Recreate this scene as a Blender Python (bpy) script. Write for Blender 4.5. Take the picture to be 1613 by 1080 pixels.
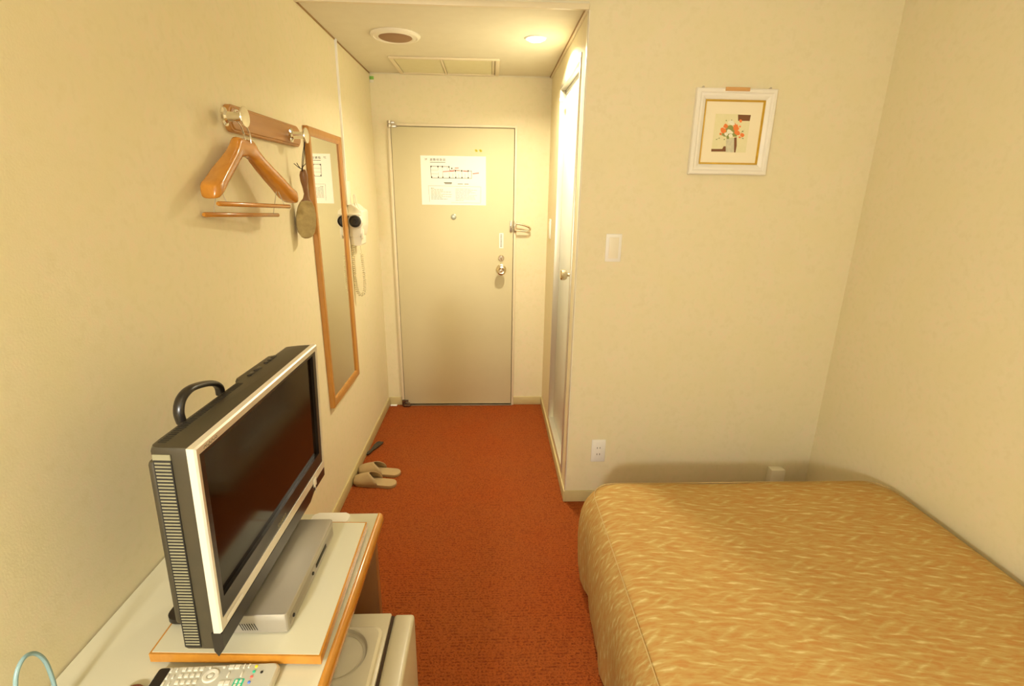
import bpy, bmesh, math, random
from mathutils import Vector, Matrix
from math import sin, cos, pi, radians
random.seed(7)
for o in list(bpy.data.objects): bpy.data.objects.remove(o, do_unlink=True)
S = bpy.context.scene
COL = S.collection
# ------------------------------------------------------------------ camera
H, W, D, P, R = 2.15, 1.0994, 3.36, 2.163, 2.3216   # corridor height, corridor width, far wall, middle wall, right wall
YB, HR = -1.5, 2.42                                 # back of the room, room ceiling
def cam_axes(y, p, r):
    f = Vector((sin(y)*cos(p), cos(y)*cos(p), sin(p))); ri = Vector((cos(y), -sin(y), 0)); up = ri.cross(f)
    return cos(r)*ri + sin(r)*up, -sin(r)*ri + cos(r)*up, f
cr, cu, cf = cam_axes(.04442, -.29334, .01437)
cd = bpy.data.cameras.new('camera'); cam = bpy.data.objects.new('camera', cd); COL.objects.link(cam)
cam.matrix_world = Matrix(((cr.x, cu.x, -cf.x, .7286), (cr.y, cu.y, -cf.y, 0), (cr.z, cu.z, -cf.z, 1.4801), (0, 0, 0, 1)))
cd.sensor_fit = 'HORIZONTAL'; cd.sensor_width = 36; cd.lens = 788.29*36/1613; cd.clip_start = .02
S.camera = cam
# ------------------------------------------------------------------ light
wd = bpy.data.worlds.new('world'); S.world = wd; wd.use_nodes = True
wd.node_tree.nodes['Background'].inputs[0].default_value = (.9, .75, .5, 1); wd.node_tree.nodes['Background'].inputs[1].default_value = .05
WARM = (1, .99, .94)
def light(name, kind, loc, power, size, col=WARM, aim=None):
    l = bpy.data.lights.new(name, kind); l.energy = power; l.color = col
    o = bpy.data.objects.new(name, l); COL.objects.link(o); o.location = loc
    if kind == 'AREA': l.shape = 'DISK'; l.size = size
    else: l.shadow_soft_size = size
    if aim: o.rotation_euler = (Vector(aim)-Vector(loc)).to_track_quat('-Z', 'Y').to_euler()
    return o
dl_ = light('downlight_lamp', 'AREA', (.932, 2.575, 2.136), 16.5, .08, (1, .88, .64)); dl_.data.spread = radians(152)
light('desk_lamp_light', 'POINT', (.16, -.75, 1.40), 84, .09)
light('room_fill_light', 'POINT', (1.3, -1.1, 2.1), 13, .18)  # added fill without a fitting, lifts the room walls
S.view_settings.view_transform = 'Standard'; S.view_settings.look = 'None'; S.view_settings.gamma = 1
S.view_settings.use_curve_mapping = False; S.view_settings.exposure = 0.0

# ------------------------------------------------------------------ materials
def mat(name, col, rough=.5, metal=0, spec=.5, coat=0, emit=None, es=1):
    m = bpy.data.materials.new(name); m.use_nodes = True; b = m.node_tree.nodes['Principled BSDF']
    b.inputs['Base Color'].default_value = (*col, 1); b.inputs['Roughness'].default_value = rough
    b.inputs['Metallic'].default_value = metal; b.inputs['Specular IOR Level'].default_value = spec
    b.inputs['Coat Weight'].default_value = coat; b.inputs['Coat Roughness'].default_value = .08
    if emit: b.inputs['Emission Color'].default_value = (*emit, 1); b.inputs['Emission Strength'].default_value = es
    return m
class NT:
    def __init__(s, m): s.m = m; s.t = m.node_tree; s.b = s.t.nodes['Principled BSDF']
    def n(s, kind, **kw):
        x = s.t.nodes.new(kind)
        for k, v in kw.items():
            if k.startswith('i_'):
                key = k[2:]; key = int(key) if key.isdigit() else key.replace('_', ' ')
                x.inputs[key].default_value = v
            else: setattr(x, k, v)
        return x
    def l(s, a, b): s.t.links.new(a, b)
    def coords(s, scale=(1, 1, 1), rot=(0, 0, 0), kind='Object'):
        tc = s.n('ShaderNodeTexCoord'); mp = s.n('ShaderNodeMapping'); s.l(tc.outputs[kind], mp.inputs[0])
        mp.inputs['Scale'].default_value = scale; mp.inputs['Rotation'].default_value = rot; return mp.outputs[0]
    def noise(s, vec, scale, detail=3, rough=.5, dist=0):
        x = s.n('ShaderNodeTexNoise'); s.l(vec, x.inputs['Vector']); x.inputs['Scale'].default_value = scale
        x.inputs['Detail'].default_value = detail; x.inputs['Roughness'].default_value = rough; x.inputs['Distortion'].default_value = dist
        return x.outputs['Fac']
    def ramp(s, fac, stops):
        r = s.n('ShaderNodeValToRGB'); s.l(fac, r.inputs[0]); e = r.color_ramp.elements
        while len(e) < len(stops): e.new(.5)
        for q, (p, c) in zip(e, stops): q.position = p; q.color = (*c, 1) if len(c) == 3 else c
        return r.outputs[0]
    def mix(s, f, a, b, mode='MIX'):
        x = s.n('ShaderNodeMix', data_type='RGBA', blend_type=mode)
        for i, v in ((0, f), (6, a), (7, b)):
            if isinstance(v, (int, float)): x.inputs[i].default_value = v
            elif isinstance(v, tuple): x.inputs[i].default_value = (*v, 1)
            else: s.l(v, x.inputs[i])
        return x.outputs[2]
    def math(s, op, a, b=0):
        x = s.n('ShaderNodeMath', operation=op)
        for i, v in ((0, a), (1, b)):
            if isinstance(v, (int, float)): x.inputs[i].default_value = v
            else: s.l(v, x.inputs[i])
        return x.outputs[0]
    def bump(s, h, strength=.2, dist=.001):
        x = s.n('ShaderNodeBump'); x.inputs['Strength'].default_value = strength; x.inputs['Distance'].default_value = dist
        s.l(h, x.inputs['Height']); s.l(x.outputs[0], s.b.inputs['Normal'])
    def base(s, c): s.l(c, s.b.inputs['Base Color'])

def wallpaper():
    m = mat('wallpaper', (.8, .7, .5), .75, spec=.25); t = NT(m); c = t.coords()
    a = t.noise(c, 40, 4, .55); b = t.noise(c, 7, 3, .55); f = t.noise(c, 260, 2, .6)
    c1 = t.ramp(a, [(.33, (.785, .695, .460)), (.5, (.82, .735, .510)), (.66, (.84, .715, .505))])
    c2 = t.mix(t.ramp(b, [(.35, (0, 0, 0)), (.65, (.6, .6, .6))]), c1, (.795, .72, .455))
    c3 = t.mix(t.math('MULTIPLY', f, .16), c2, (.72, .64, .44))
    t.base(c3); t.bump(t.math('ADD', t.math('MULTIPLY', a, .6), f), .22, .0011); return m
def carpet():
    m = mat('carpet', (.4, .1, .03), .95, spec=.1); t = NT(m); c = t.coords()
    big = t.noise(c, 2.2, 4, .6); mid = t.noise(c, 9, 3, .6)
    fine = t.noise(t.coords((150, 210, 1)), 1, 2, .7)
    rows = t.n('ShaderNodeTexWave', bands_direction='Y', wave_profile='SIN'); t.l(t.coords((1, 1, 1)), rows.inputs[0])
    rows.inputs['Scale'].default_value = 26; rows.inputs['Distortion'].default_value = .6; rows.inputs['Detail'].default_value = 1; rows.inputs['Detail Scale'].default_value = 6
    v = t.n('ShaderNodeTexVoronoi'); t.l(t.coords((110, 82, 1)), v.inputs['Vector']); v.inputs['Scale'].default_value = 1
    base = t.mix(t.ramp(big, [(.35, (0, 0, 0)), (.7, (1, 1, 1))]), (.345, .076, .014), (.325, .088, .019))
    base = t.mix(t.ramp(fine, [(.30, (.85, .85, .85)), (.50, (0, 0, 0))]), base, (.14, .024, .004))
    base = t.mix(t.ramp(fine, [(.66, (0, 0, 0)), (.80, (.6, .6, .6))]), base, (.58, .24, .09))
    pits = t.math('MULTIPLY', t.ramp(v.outputs['Distance'], [(.45, (0, 0, 0)), (.8, (1, 1, 1))]), rows.outputs['Fac'])
    base = t.mix(t.math('MULTIPLY', pits, .55), base, (.17, .025, .006))
    t.base(base); t.bump(t.math('SUBTRACT', fine, pits), .8, .004); return m
def bedcloth(side=False):
    m = mat('bedspread_weave', (.6, .4, .18), .85, spec=.2); t = NT(m)
    sx = t.n('ShaderNodeSeparateXYZ'); t.l(t.coords(kind='UV'), sx.inputs[0]); x, y = sx.outputs[0], sx.outputs[1]
    # rows of thin leaf strokes lying nearly across the bed, parted by bands of short hooked strokes
    wob = t.noise(t.coords(kind='UV'), 16, 2, .5); wob2 = t.noise(t.coords(kind='UV'), 60, 2, .5)
    yw = t.math('ADD', y, t.math('MULTIPLY', wob, .030)); xw = t.math('ADD', x, t.math('MULTIPLY', wob2, .020))
    ph = t.math('FRACT', t.math('MULTIPLY', yw, 9.0))
    def strokes(ky, kx, px, off, sharp):
        L = t.math('ADD', t.math('MULTIPLY', yw, ky), t.math('MULTIPLY', x, kx)); n = t.math('FLOOR', L); f = t.math('FRACT', L)
        c = t.math('PINGPONG', t.math('ADD', t.math('MULTIPLY', xw, px), t.math('MULTIPLY', n, off)), .5)      # 0..0.5 along the stroke
        taper = t.math('MULTIPLY', c, 2.0)
        w = t.math('SUBTRACT', t.math('MULTIPLY', taper, .62), t.math('MULTIPLY', t.math('ABSOLUTE', t.math('SUBTRACT', f, .5)), sharp))
        return t.math('MAXIMUM', w, 0)
    s1 = strokes(56, 9, 8.0, .37, 1.5); s2 = strokes(34, -15, 8, .21, 1.7)
    band = t.math('SMOOTH_MIN', t.math('MULTIPLY', t.math('GREATER_THAN', ph, .66), 1), 1)
    st = t.math('ADD', t.math('MULTIPLY', s1, t.math('SUBTRACT', 1, band)), t.math('MULTIPLY', s2, t.math('MULTIPLY', band, .8)))
    cb = t.n('ShaderNodeCombineXYZ'); t.l(t.math('MULTIPLY', t.math('ADD', x, t.math('MULTIPLY', y, .6)), 26), cb.inputs[0]); t.l(t.math('MULTIPLY', t.math('ADD', y, t.math('MULTIPLY', x, .12)), 110), cb.inputs[1])
    ns = t.noise(cb.outputs[0], 1.0, 3, .6, .6)
    leaf = t.math('ADD', t.math('MULTIPLY', st, .42), t.math('MULTIPLY', ns, .62))
    col = t.ramp(leaf, [(.24, (.46, .24, .07)), (.35, (.48, .31, .10)), (.46, (.51, .37, .14)), (.60, (.64, .52, .25))])
    t.base(col); t.bump(t.math('ADD', leaf, t.math('MULTIPLY', t.noise(t.coords(kind='UV'), 500, 1), .3)), .35, .0015); return m
def wood(name, c1, c2, rough=.35, coat=.3, axis=1, sc=1.0):
    m = mat(name, c1, rough, coat=coat); t = NT(m)
    s = [30*sc, 30*sc, 30*sc]; s[axis] = 2.2*sc
    a = t.noise(t.coords(tuple(s)), 1, 4, .6, .8)
    t.base(t.ramp(a, [(.3, c1), (.7, c2)])); return m
def mottled(name, c1, c2, sc=8, rough=.4, metal=0, spec=.5, coat=0, bump=0):
    m = mat(name, c1, rough, metal, spec, coat); t = NT(m); a = t.noise(t.coords(), sc, 4, .6)
    t.base(t.ramp(a, [(.3, c1), (.7, c2)]))
    if bump: t.bump(t.noise(t.coords(), 400, 2), bump, .0006)
    return m
M = dict(
 wall=wallpaper(), carpet=carpet(), bed=bedcloth(),
 ceil=mottled('ceiling_paper', (.76, .70, .52), (.79, .73, .55), 14, .8, spec=.2, bump=.15),
 dark_back=mottled('back_wall_darkened', (.34, .29, .21), (.38, .32, .23), 6, .9),  # unseen back wall, made dark to cut bounced light
 skirt=mottled('skirting_vinyl', (.56, .46, .22), (.60, .50, .25), 12, .5),
 doorp=mottled('door_paint', (.66, .59, .37), (.69, .615, .39), 3, .6),
 jamb=mottled('door_frame_paint', (.78, .68, .47), (.80, .70, .49), 5, .4),
 dark=mat('dark_gap', (.05, .025, .01), .8), groove_shadow=mat('groove_shadow_brown', (.33, .20, .07), .7),
 chrome=mat('chrome', (.82, .78, .70), .12, 1), brass=mat('satin_nickel', (.70, .60, .44), .25, 1),
 steel=mat('dull_steel', (.55, .50, .42), .35, 1), dsteel=mat('dark_steel', (.16, .10, .06), .4, .8),
 white=mottled('white_plastic', (.88, .86, .80), (.90, .87, .82), 6, .35), ivory=mottled('ivory_plastic', (.84, .78, .62), (.86, .80, .65), 6, .35),
 paper=mat('paper', (.95, .93, .88), .7, spec=.2), ink=mat('ink', (.03, .03, .02), .8), inkl=mat('ink_pale', (.20, .19, .14), .8), inkr=mat('ink_red', (.85, .12, .08), .8),
 mframe=wood('mirror_frame_wood', (.42, .175, .026), (.52, .23, .038), .35, .3, 2),
 hangw=wood('hanger_wood', (.47, .18, .018), (.57, .24, .028), .25, .4, 1),
 railw=wood('rail_wood', (.38, .165, .032), (.46, .21, .042), .42, .12, 1),
 edge=wood('desk_edge_wood', (.48, .20, .024), (.58, .26, .035), .25, .5, 1),
 panelw=wood('desk_panel_wood', (.22, .09, .03), (.27, .11, .035), .4, .2, 2),
 desk=mottled('desk_laminate', (.63, .595, .44), (.655, .62, .46), 2, .28),
 mirror=mat('mirror_glass', (.86, .86, .78), .015, 1),
 tvbody=mottled('tv_casing', (.040, .032, .018), (.048, .037, .020), 30, .42, bump=.08), tvrib=mat('tv_rib', (.25, .23, .14), .4),
 tvblack=mat('tv_black', (.014, .010, .008), .30), tvsilver=mat('tv_silver', (.84, .80, .71), .33, .45),
 screen=mat('tv_screen', (.010, .005, .003), .10, spec=.28), tvslot=mat('tv_slot', (.008, .006, .004), .6),
 stb=mat('recorder_silver', (.42, .385, .32), .34, .5), stbd=mat('recorder_panel', (.30, .26, .20), .3, .4),
 frw=mottled('fridge_white', (.56, .50, .35), (.58, .52, .37), 4, .3), frt=mottled('fridge_tray', (.68, .62, .47), (.70, .64, .49), 4, .3),
 slip=mottled('slipper_vinyl', (.43, .30, .15), (.46, .33, .165), 20, .5, bump=.1), slipin=mottled('slipper_lining', (.36, .24, .13), (.40, .27, .15), 20, .7),
 black=mat('black_plastic', (.03, .025, .018), .35), bristle=mottled('brush_bristle', (.33, .24, .09), (.44, .33, .13), 60, .9, bump=1),
 brushw=wood('brush_wood', (.22, .09, .03), (.28, .12, .04), .3, .5, 2),
 remote=mat('remote_silver', (.62, .60, .50), .38, .2), key=mat('remote_key', (.74, .71, .60), .45), kgreen=mat('key_green', (.03, .50, .30), .4),
 kyel=mat('key_yellow', (.95, .85, .02), .4), kred=mat('key_red', (.90, .16, .12), .4), kblue=mat('key_blue', (.10, .22, .75), .4),
 cable=mat('pale_blue_cable', (.27, .42, .44), .4), lens=mat('peephole_grey', (.48, .50, .40), .3, .3),
 pframe=mottled('picture_frame_white', (.87, .83, .74), (.90, .86, .78), 9, .4), gold=mat('gold_slip', (.70, .46, .07), .3, .7),
 matb=mat('mat_board', (.93, .84, .62), .8), artbg=mottled('print_ground', (.86, .80, .52), (.82, .77, .46), 30, .8),
 artdk=mat('print_brown', (.22, .09, .035), .8), artor=mottled('print_orange', (.85, .28, .05), (.90, .20, .06), 120, .8), artwh=mat('print_cream', (.90, .88, .72), .8),
 artgr=mat('print_green', (.30, .33, .10), .8), artgy=mottled('print_vase', (.74, .70, .50), (.56, .54, .40), 50, .8), cork=mat('cork_tab', (.66, .36, .13), .7),
 grille=mat('speaker_mesh', (.34, .20, .10), .7, .2), vent=mottled('vent_panel', (.70, .63, .36), (.72, .66, .40), 20, .6),
 cordc=mat('cord_ivory', (.70, .62, .38), .45),
 alu=mat('aluminium_frame', (.62, .58, .46), .35, .5), bath=mottled('bath_door_panel', (.78, .82, .76), (.82, .85, .79), 6, .3),
 bulb=mat('glowing_bulb', (1, .9, .7), .5, emit=(1, .86, .60), es=30), green=mat('green_tag', (.25, .55, .08), .6), ystick=mat('yellow_sticker', (.62, .55, .05), .6),
 redb=mat('red_brown_gloss', (.20, .05, .02), .25), thread=mat('seam_thread', (.56, .40, .17), .8), strap=mat('cord_black', (.03, .02, .015), .8),
)
# ------------------------------------------------------------------ mesh helpers
def BM(): return bmesh.new()
def bx(bm, x0, x1, y0, y1, z0, z1, bev=0, seg=2, mi=0, rot=None):
    r = bmesh.ops.create_cube(bm, size=1); vs = r['verts']
    c = Vector(((x0+x1)/2, (y0+y1)/2, (z0+z1)/2))
    for v in vs:
        v.co = Vector((v.co.x*(x1-x0), v.co.y*(y1-y0), v.co.z*(z1-z0)))
        if rot: v.co.rotate(rot)
        v.co += c
    fs = {f for v in vs for f in v.link_faces}
    for f in fs: f.material_index = mi
    if bev:
        es = list({e for v in vs for e in v.link_edges})
        rr = bmesh.ops.bevel(bm, geom=es, offset=bev, segments=seg, profile=.5, affect='EDGES')
        for f in rr['faces']: f.material_index = mi
def ring(bm, pts): return [bm.verts.new(p) for p in pts]
def bridge(bm, a, b, mi=0, closed=True):
    n = len(a)
    for i in range(n if closed else n-1):
        f = bm.faces.new((a[i], a[(i+1) % n], b[(i+1) % n], b[i])); f.material_index = mi
def cap(bm, a, flip=False, mi=0):
    f = bm.faces.new(a[::-1] if flip else a); f.material_index = mi
def basis(d):
    d = Vector(d).normalized(); u = d.cross(Vector((0, 0, 1)) if abs(d.z) < .9 else Vector((1, 0, 0))).normalized(); return u, d.cross(u)
def lathe(bm, prof, o, d, seg=32, mi=0, capends=True):
    d = Vector(d).normalized(); u, v = basis(d); o = Vector(o); last = None; first = None
    for r, h in prof:
        c = o + d*h; rg = ring(bm, [c + (u*cos(2*pi*i/seg)+v*sin(2*pi*i/seg))*max(r, 1e-5) for i in range(seg)])
        if last: bridge(bm, last, rg, mi)
        else: first = rg
        last = rg
    if capends: cap(bm, first, True, mi); cap(bm, last, False, mi)
def tube(bm, pts, r, seg=8, mi=0, closed=False, flat=1.0):
    pts = [Vector(p) for p in pts]; n = len(pts); rs = r if isinstance(r, (list, tuple)) else [r]*n
    rings = []; u = None
    for i, p in enumerate(pts):
        d = (pts[(i+1) % n]-pts[i-1]) if closed else (pts[min(i+1, n-1)]-pts[max(i-1, 0)])
        d.normalize()
        if u is None: u = basis(d)[0]
        u = (u - d*u.dot(d)).normalized(); v = d.cross(u)
        rings.append(ring(bm, [p + (u*cos(2*pi*k/seg)*flat+v*sin(2*pi*k/seg))*rs[i] for k in range(seg)]))
    for a, b in zip(rings, rings[1:]): bridge(bm, a, b, mi)
    if closed: bridge(bm, rings[-1], rings[0], mi)
    else: cap(bm, rings[0], True, mi); cap(bm, rings[-1], False, mi)
def prism(bm, poly, fn, d0, d1, mi=0):
    a = ring(bm, [fn(x, y, d0) for x, y in poly]); b = ring(bm, [fn(x, y, d1) for x, y in poly])
    bridge(bm, a, b, mi); cap(bm, a, True, mi); cap(bm, b, False, mi)
def smoothpath(pts, n=8):
    pts = [Vector(p) for p in pts]; out = []
    for i in range(len(pts)-1):
        p0, p1, p2, p3 = pts[max(i-1, 0)], pts[i], pts[i+1], pts[min(i+2, len(pts)-1)]
        for k in range(n):
            t = k/n; out.append(.5*((2*p1)+(p2-p0)*t+(2*p0-5*p1+4*p2-p3)*t*t+(3*p1-p0-3*p2+p3)*t**3))
    return out+[pts[-1]]
def rrect(x0, x1, y0, y1, r, n=6):
    o = []
    for cx, cy, a in ((x1-r, y1-r, 0), (x0+r, y1-r, 90), (x0+r, y0+r, 180), (x1-r, y0+r, 270)):
        for k in range(n+1): t = radians(a+90*k/n); o.append((cx+r*cos(t), cy+r*sin(t)))
    return o
TM = {}
BRUSH = Matrix.Translation((.036, 1.958, 0)) @ Matrix.Rotation(radians(-68), 4, 'Z') @ Matrix.Translation((-.058, -1.925, 0))
def obj(name, bm, m, parent=None, local=False, sharp=.6, label=None, **props):
    if parent is not None and not local: bm.transform(TM[parent.name].inverted())
    bmesh.ops.recalc_face_normals(bm, faces=bm.faces)
    for e in bm.edges:
        if len(e.link_faces) == 2 and e.calc_face_angle(0) > sharp: e.smooth = False
    for f in bm.faces: f.smooth = True
    me = bpy.data.meshes.new(name); bm.to_mesh(me); bm.free()
    for x in (m if isinstance(m, (list, tuple)) else [m]): me.materials.append(M[x] if isinstance(x, str) else x)
    o = bpy.data.objects.new(name, me); COL.objects.link(o)
    if parent is not None: o.parent = parent; TM[o.name] = TM[parent.name]
    else: TM[o.name] = Matrix.Identity(4)
    if label: o['label'] = label
    for k, v in props.items(): o[k] = v
    return o
def thing(name, loc, label=None, category=None, group=None, matrix=None, kind=None):
    o = bpy.data.objects.new(name, None); COL.objects.link(o); o.empty_display_size = .05
    mw = matrix or Matrix.Translation(loc); o.matrix_world = mw; TM[o.name] = mw.copy()
    if label: o['label'] = label
    if category: o['category'] = category
    if group: o['group'] = group
    if kind: o['kind'] = kind
    return o
def struct(name, bm, m, **k): return obj(name, bm, m, kind='structure', **k)
def lettering(bm, text, size, mw, depth=.0004, mi=0, align='LEFT'):
    c = bpy.data.curves.new('text', 'FONT'); c.body = text; c.size = size; c.extrude = depth; c.align_x = align
    o = bpy.data.objects.new('text', c); COL.objects.link(o)
    dg = bpy.context.evaluated_depsgraph_get(); me = bpy.data.meshes.new_from_object(o.evaluated_get(dg))
    me.transform(mw); n0 = len(bm.faces); bm.from_mesh(me); bm.faces.ensure_lookup_table()
    for f in bm.faces[n0:]: f.material_index = mi
    bpy.data.objects.remove(o); bpy.data.curves.remove(c); bpy.data.meshes.remove(me)
def axes(x, y, z, o): return Matrix(((x[0], y[0], z[0], o[0]), (x[1], y[1], z[1], o[1]), (x[2], y[2], z[2], o[2]), (0, 0, 0, 1)))

# ------------------------------------------------------------------ room shell
T = .1
b = BM(); bx(b, -T, R+T, YB-T, D+T, -.1, 0); struct('floor', b, 'carpet')
b = BM(); bx(b, -T, 0, YB-T, D+T, 0, HR); struct('wall_left', b, 'wall')
b = BM(); bx(b, 0, W+T, D, D+T, 0, H+.1); struct('wall_far', b, 'wall')
b = BM(); bx(b, W+T, R+T, P, P+T, 0, HR); bx(b, W, W+T, P, P+.0999, 0, HR); struct('wall_middle', b, 'wall')
DY0, DY1, DZ0, DZ1 = 2.285, 2.935, .10, 2.015           # bathroom door opening in the corridor wall
b = BM(); bx(b, W, W+T, P+.1, DY0, 0, H); bx(b, W, W+T, DY1, D, 0, H); bx(b, W, W+T, DY0, DY1, DZ1, H); bx(b, W, W+T, DY0, DY1, 0, DZ0)
struct('wall_corridor', b, 'wall')
b = BM(); bx(b, R, R+T, YB-T, P, 0, HR); struct('wall_right', b, 'wall')
b = BM(); bx(b, 0, R, YB-T, YB, 0, HR); struct('wall_back', b, 'dark_back')
b = BM(); bx(b, 0, W, P, P+.06, H+.0205, HR); struct('wall_above_corridor', b, 'wall')
b = BM(); bx(b, 0, W, P+.0005, D, H, H+.02); struct('ceiling', b, 'ceil')
b = BM(); bx(b, -T, R+T, YB-T, P+.2, HR, HR+.05); struct('ceiling_room', b, 'ceil')
# thin trims and one painted shadow line where corridor ceiling meets walls
b = BM(); bx(b, 0, .004, P, D, H-.006, H); struct('trim_1', b, 'groove_shadow')
b = BM(); bx(b, W-.012, W, P+.002, D, H-.010, H, .002); struct('trim_2', b, 'jamb')
b = BM(); bx(b, W-.015, W-.012, P+.002, D, H-.006, H); struct('trim_shadow_line', b, 'groove_shadow')  # brown strip painted as the shadow line beside the cream trim
b = BM(); bx(b, 0, W-.001, P-.006, P+.012, H-.008, H+.012, .002); struct('trim_4', b, 'jamb')
b = BM(); bx(b, .0, W, D-.005, D, H-.007, H, .001); struct('trim_5', b, 'ceil')
# corner guard on the outer corner of the bathroom wall
b = BM(); bx(b, W-.002, W, P-.002, P+.030, .062, H-.008, .0008); bx(b, W-.002, W+.004, P-.002, P, .062, H-.008, .0008)
struct('trim_6', b, 'ivory')
# skirting boards, 60 mm
SK = .06
b = BM(); bx(b, 0, .008, YB, D-.008, 0, SK, .0015); struct('baseboard_left', b, 'skirt')
b = BM(); bx(b, .008, .094, D-.008, D, 0, SK, .0015); bx(b, .893, W-.008, D-.008, D, 0, SK, .0015); struct('baseboard_far', b, 'skirt')
b = BM(); bx(b, W-.008, W, P-.008, D, 0, SK, .0015); struct('baseboard_corridor', b, 'skirt')
b = BM(); bx(b, W, R, P-.008, P, 0, SK, .0015); struct('baseboard_middle', b, 'skirt')
b = BM(); bx(b, R-.008, R, YB, P-.008, 0, SK, .0015); struct('baseboard_right', b, 'skirt')

# ------------------------------------------------------------------ entrance door
d1 = thing('door_1', (.49, D, 0), 'beige steel entrance door with notice and silver round knob', kind='structure')
b = BM()
bx(b, .094, .112, D-.016, D, 0, 1.873, .002); bx(b, .877, .893, D-.016, D, 0, 1.873, .002); bx(b, .112, .877, D-.016, D, 1.857, 1.873, .002)
obj('door_frame', b, 'jamb', d1)
b = BM(); bx(b, .1121, .8769, D-.003, D-.0005, .002, 1.857); obj('gap_backing', b, 'dark', d1)
b = BM(); bx(b, .1145, .8735, D-.014, D-.003, .012, 1.8535, .0015); leaf = obj('door_leaf', b, 'doorp', d1)
b = BM(); bx(b, .105, .882, D-.03, D-.0005, 0, .006, .001); obj('threshold', b, 'steel', d1)
kx, ky = .797, D-.014
b = BM()
lathe(b, [(.034, 0), (.034, .003), (.030, .006), (.014, .009), (.012, .030), (.018, .036), (.0285, .042), (.031, .052), (.029, .062), (.020, .068), (.012, .066), (.009, .0665)], (kx, ky, .982), (0, -1, 0))
obj('door_knob', b, 'brass', leaf)
b = BM(); lathe(b, [(.020, 0), (.020, .004), (.017, .007)], (kx, ky, 1.058), (0, -1, 0)); bx(b, kx-.003, kx+.003, ky-.022, ky-.007, 1.046, 1.074, .0012)
obj('thumb_turn', b, 'brass', leaf)
b = BM(); lathe(b, [(.018, 0), (.018, .003), (.015, .005), (.006, .006)], (.488, ky, 1.320), (0, -1, 0)); obj('peephole_cover', b, 'lens', leaf)
for zc, top in ((1.866, True), (.026, False)):
    b = BM(); lathe(b, [(.012, 0), (.012, .016)], (.108, D-.026, zc+.002), (0, 0, 1), 20); lathe(b, [(.012, -.02), (.012, -.003)], (.108, D-.026, zc+.001), (0, 0, 1), 20)
    bx(b, .100, .150, D-.024, D-.014, zc-.018, zc-.004, .002); bx(b, .096, .140, D-.026, D-.016, zc+.004, zc+.017, .002)
    if not top: bx(b, .108, .158, D-.050, D-.014, .004, .016, .003)
    obj('pivot_hinge', b, 'steel' if top else 'dsteel', d1)
b = BM()                                              # door guard: plate and jaw on the leaf, swing bar folded onto the frame and wall
bx(b, .852, .870, D-.020, D-.014, 1.228, 1.300, .003); lathe(b, [(.005, 0), (.005, .018), (.008, .020), (.008, .026), (.004, .030)], (.862, D-.018, 1.262), (0, -1, 0), 16)
obj('guard_catch', b, 'steel', leaf)
g = BM(); bx(g, .879, .897, D-.022, D-.016, 1.224, 1.300, .003); lathe(g, [(.006, 0), (.006, .050)], (.889, D-.030, 1.237), (0, 0, 1), 16)
pts = smoothpath([(.892, D-.034, 1.283), (.930, D-.032, 1.276), (.972, D-.030, 1.262), (.984, D-.030, 1.248), (.972, D-.030, 1.236), (.930, D-.032, 1.236), (.892, D-.034, 1.240)], 6)
tube(g, pts, .0062, 10)
obj('guard_bar', g, 'brass', d1)
# notice, stickers
n = thing('evacuation_notice', (.49, ky, 1.54), 'large white paper evacuation plan taped high on the entrance door', 'notice')
nx0, nx1, nz0, nz1 = .288, .697, 1.393, 1.689
b = BM(); bx(b, nx0, nx1, ky-.0012, ky-.0002, nz0, nz1)
obj('sheet', b, 'paper', n)
b = BM(); fy = ky-.0014
def up_text(bm, s, x, z, size, mi=0, align='LEFT', y=fy): lettering(bm, s, size, axes((1, 0, 0), (0, 0, 1), (0, -1, 0), (x, y, z)), .0001, mi, align)
sx = (nx1-nx0)/1240; szz = (nz1-nz0)/925
def NX(px): return nx0+(px-25)*sx
def NZ(pz): return nz1-(pz-72)*szz
up_text(b, '3F', NX(103), NZ(158), .017, 1)
for k, ch in enumerate('避難経路図'): up_text(b, ch, NX(202+61*k), NZ(164), .0165, 0)
def seg(x0, z0, x1, z1, w=.0012, mi=1):
    a, c = Vector((NX(x0), fy, NZ(z0))), Vector((NX(x1), fy, NZ(z1))); d = (c-a).normalized(); q = Vector((-d.z, 0, d.x))*w*.75
    f = b.faces.new([b.verts.new(v) for v in (a-q, c-q, c+q, a+q)]); f.material_index = mi
seg(205, 193, 495, 193, .0022)
for s in ((212, 268, 565, 268), (212, 268, 220, 485), (220, 485, 990, 485), (565, 268, 575, 345), (575, 345, 990, 345), (990, 345, 990, 485)): seg(*s, .0016, 0)
for s in ((215, 340, 350, 340), (215, 410, 350, 410), (350, 268, 355, 340), (360, 380, 360, 485), (435, 268, 435, 340), (440, 375, 440, 485), (565, 375, 570, 485), (685, 360, 690, 485), (803, 360, 808, 485), (923, 360, 928, 485), (530, 275, 530, 330), (630, 400, 630, 485), (745, 400, 745, 485), (865, 400, 865, 485)): seg(*s, .0009, 1)
for x, z in ((220, 272), (352, 272), (435, 272), (560, 275), (228, 473), (355, 473), (440, 473), (568, 473), (686, 473), (805, 473), (925, 473), (682, 347), (800, 345), (925, 345), (615, 303)): seg(x-10, z, x+10, z, .0065, 0)
seg(440, 365, 660, 350, .003, 2); seg(640, 330, 760, 335, .0015, 2); seg(830, 352, 920, 356, .002, 2); seg(670, 295, 745, 292, .003, 2); seg(1010, 395, 1130, 382, .0035, 2)
seg(460, 572, 612, 572, .004); seg(475, 590, 605, 590, .0025); seg(722, 593, 820, 593, .0028); seg(850, 593, 930, 593, .003)
for s in ((160, 632, 1165, 640), (160, 632, 175, 940), (1165, 640, 1160, 950), (590, 950, 1160, 955)): seg(*s, .0009, 1)
rr = random.Random(3)
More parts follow.
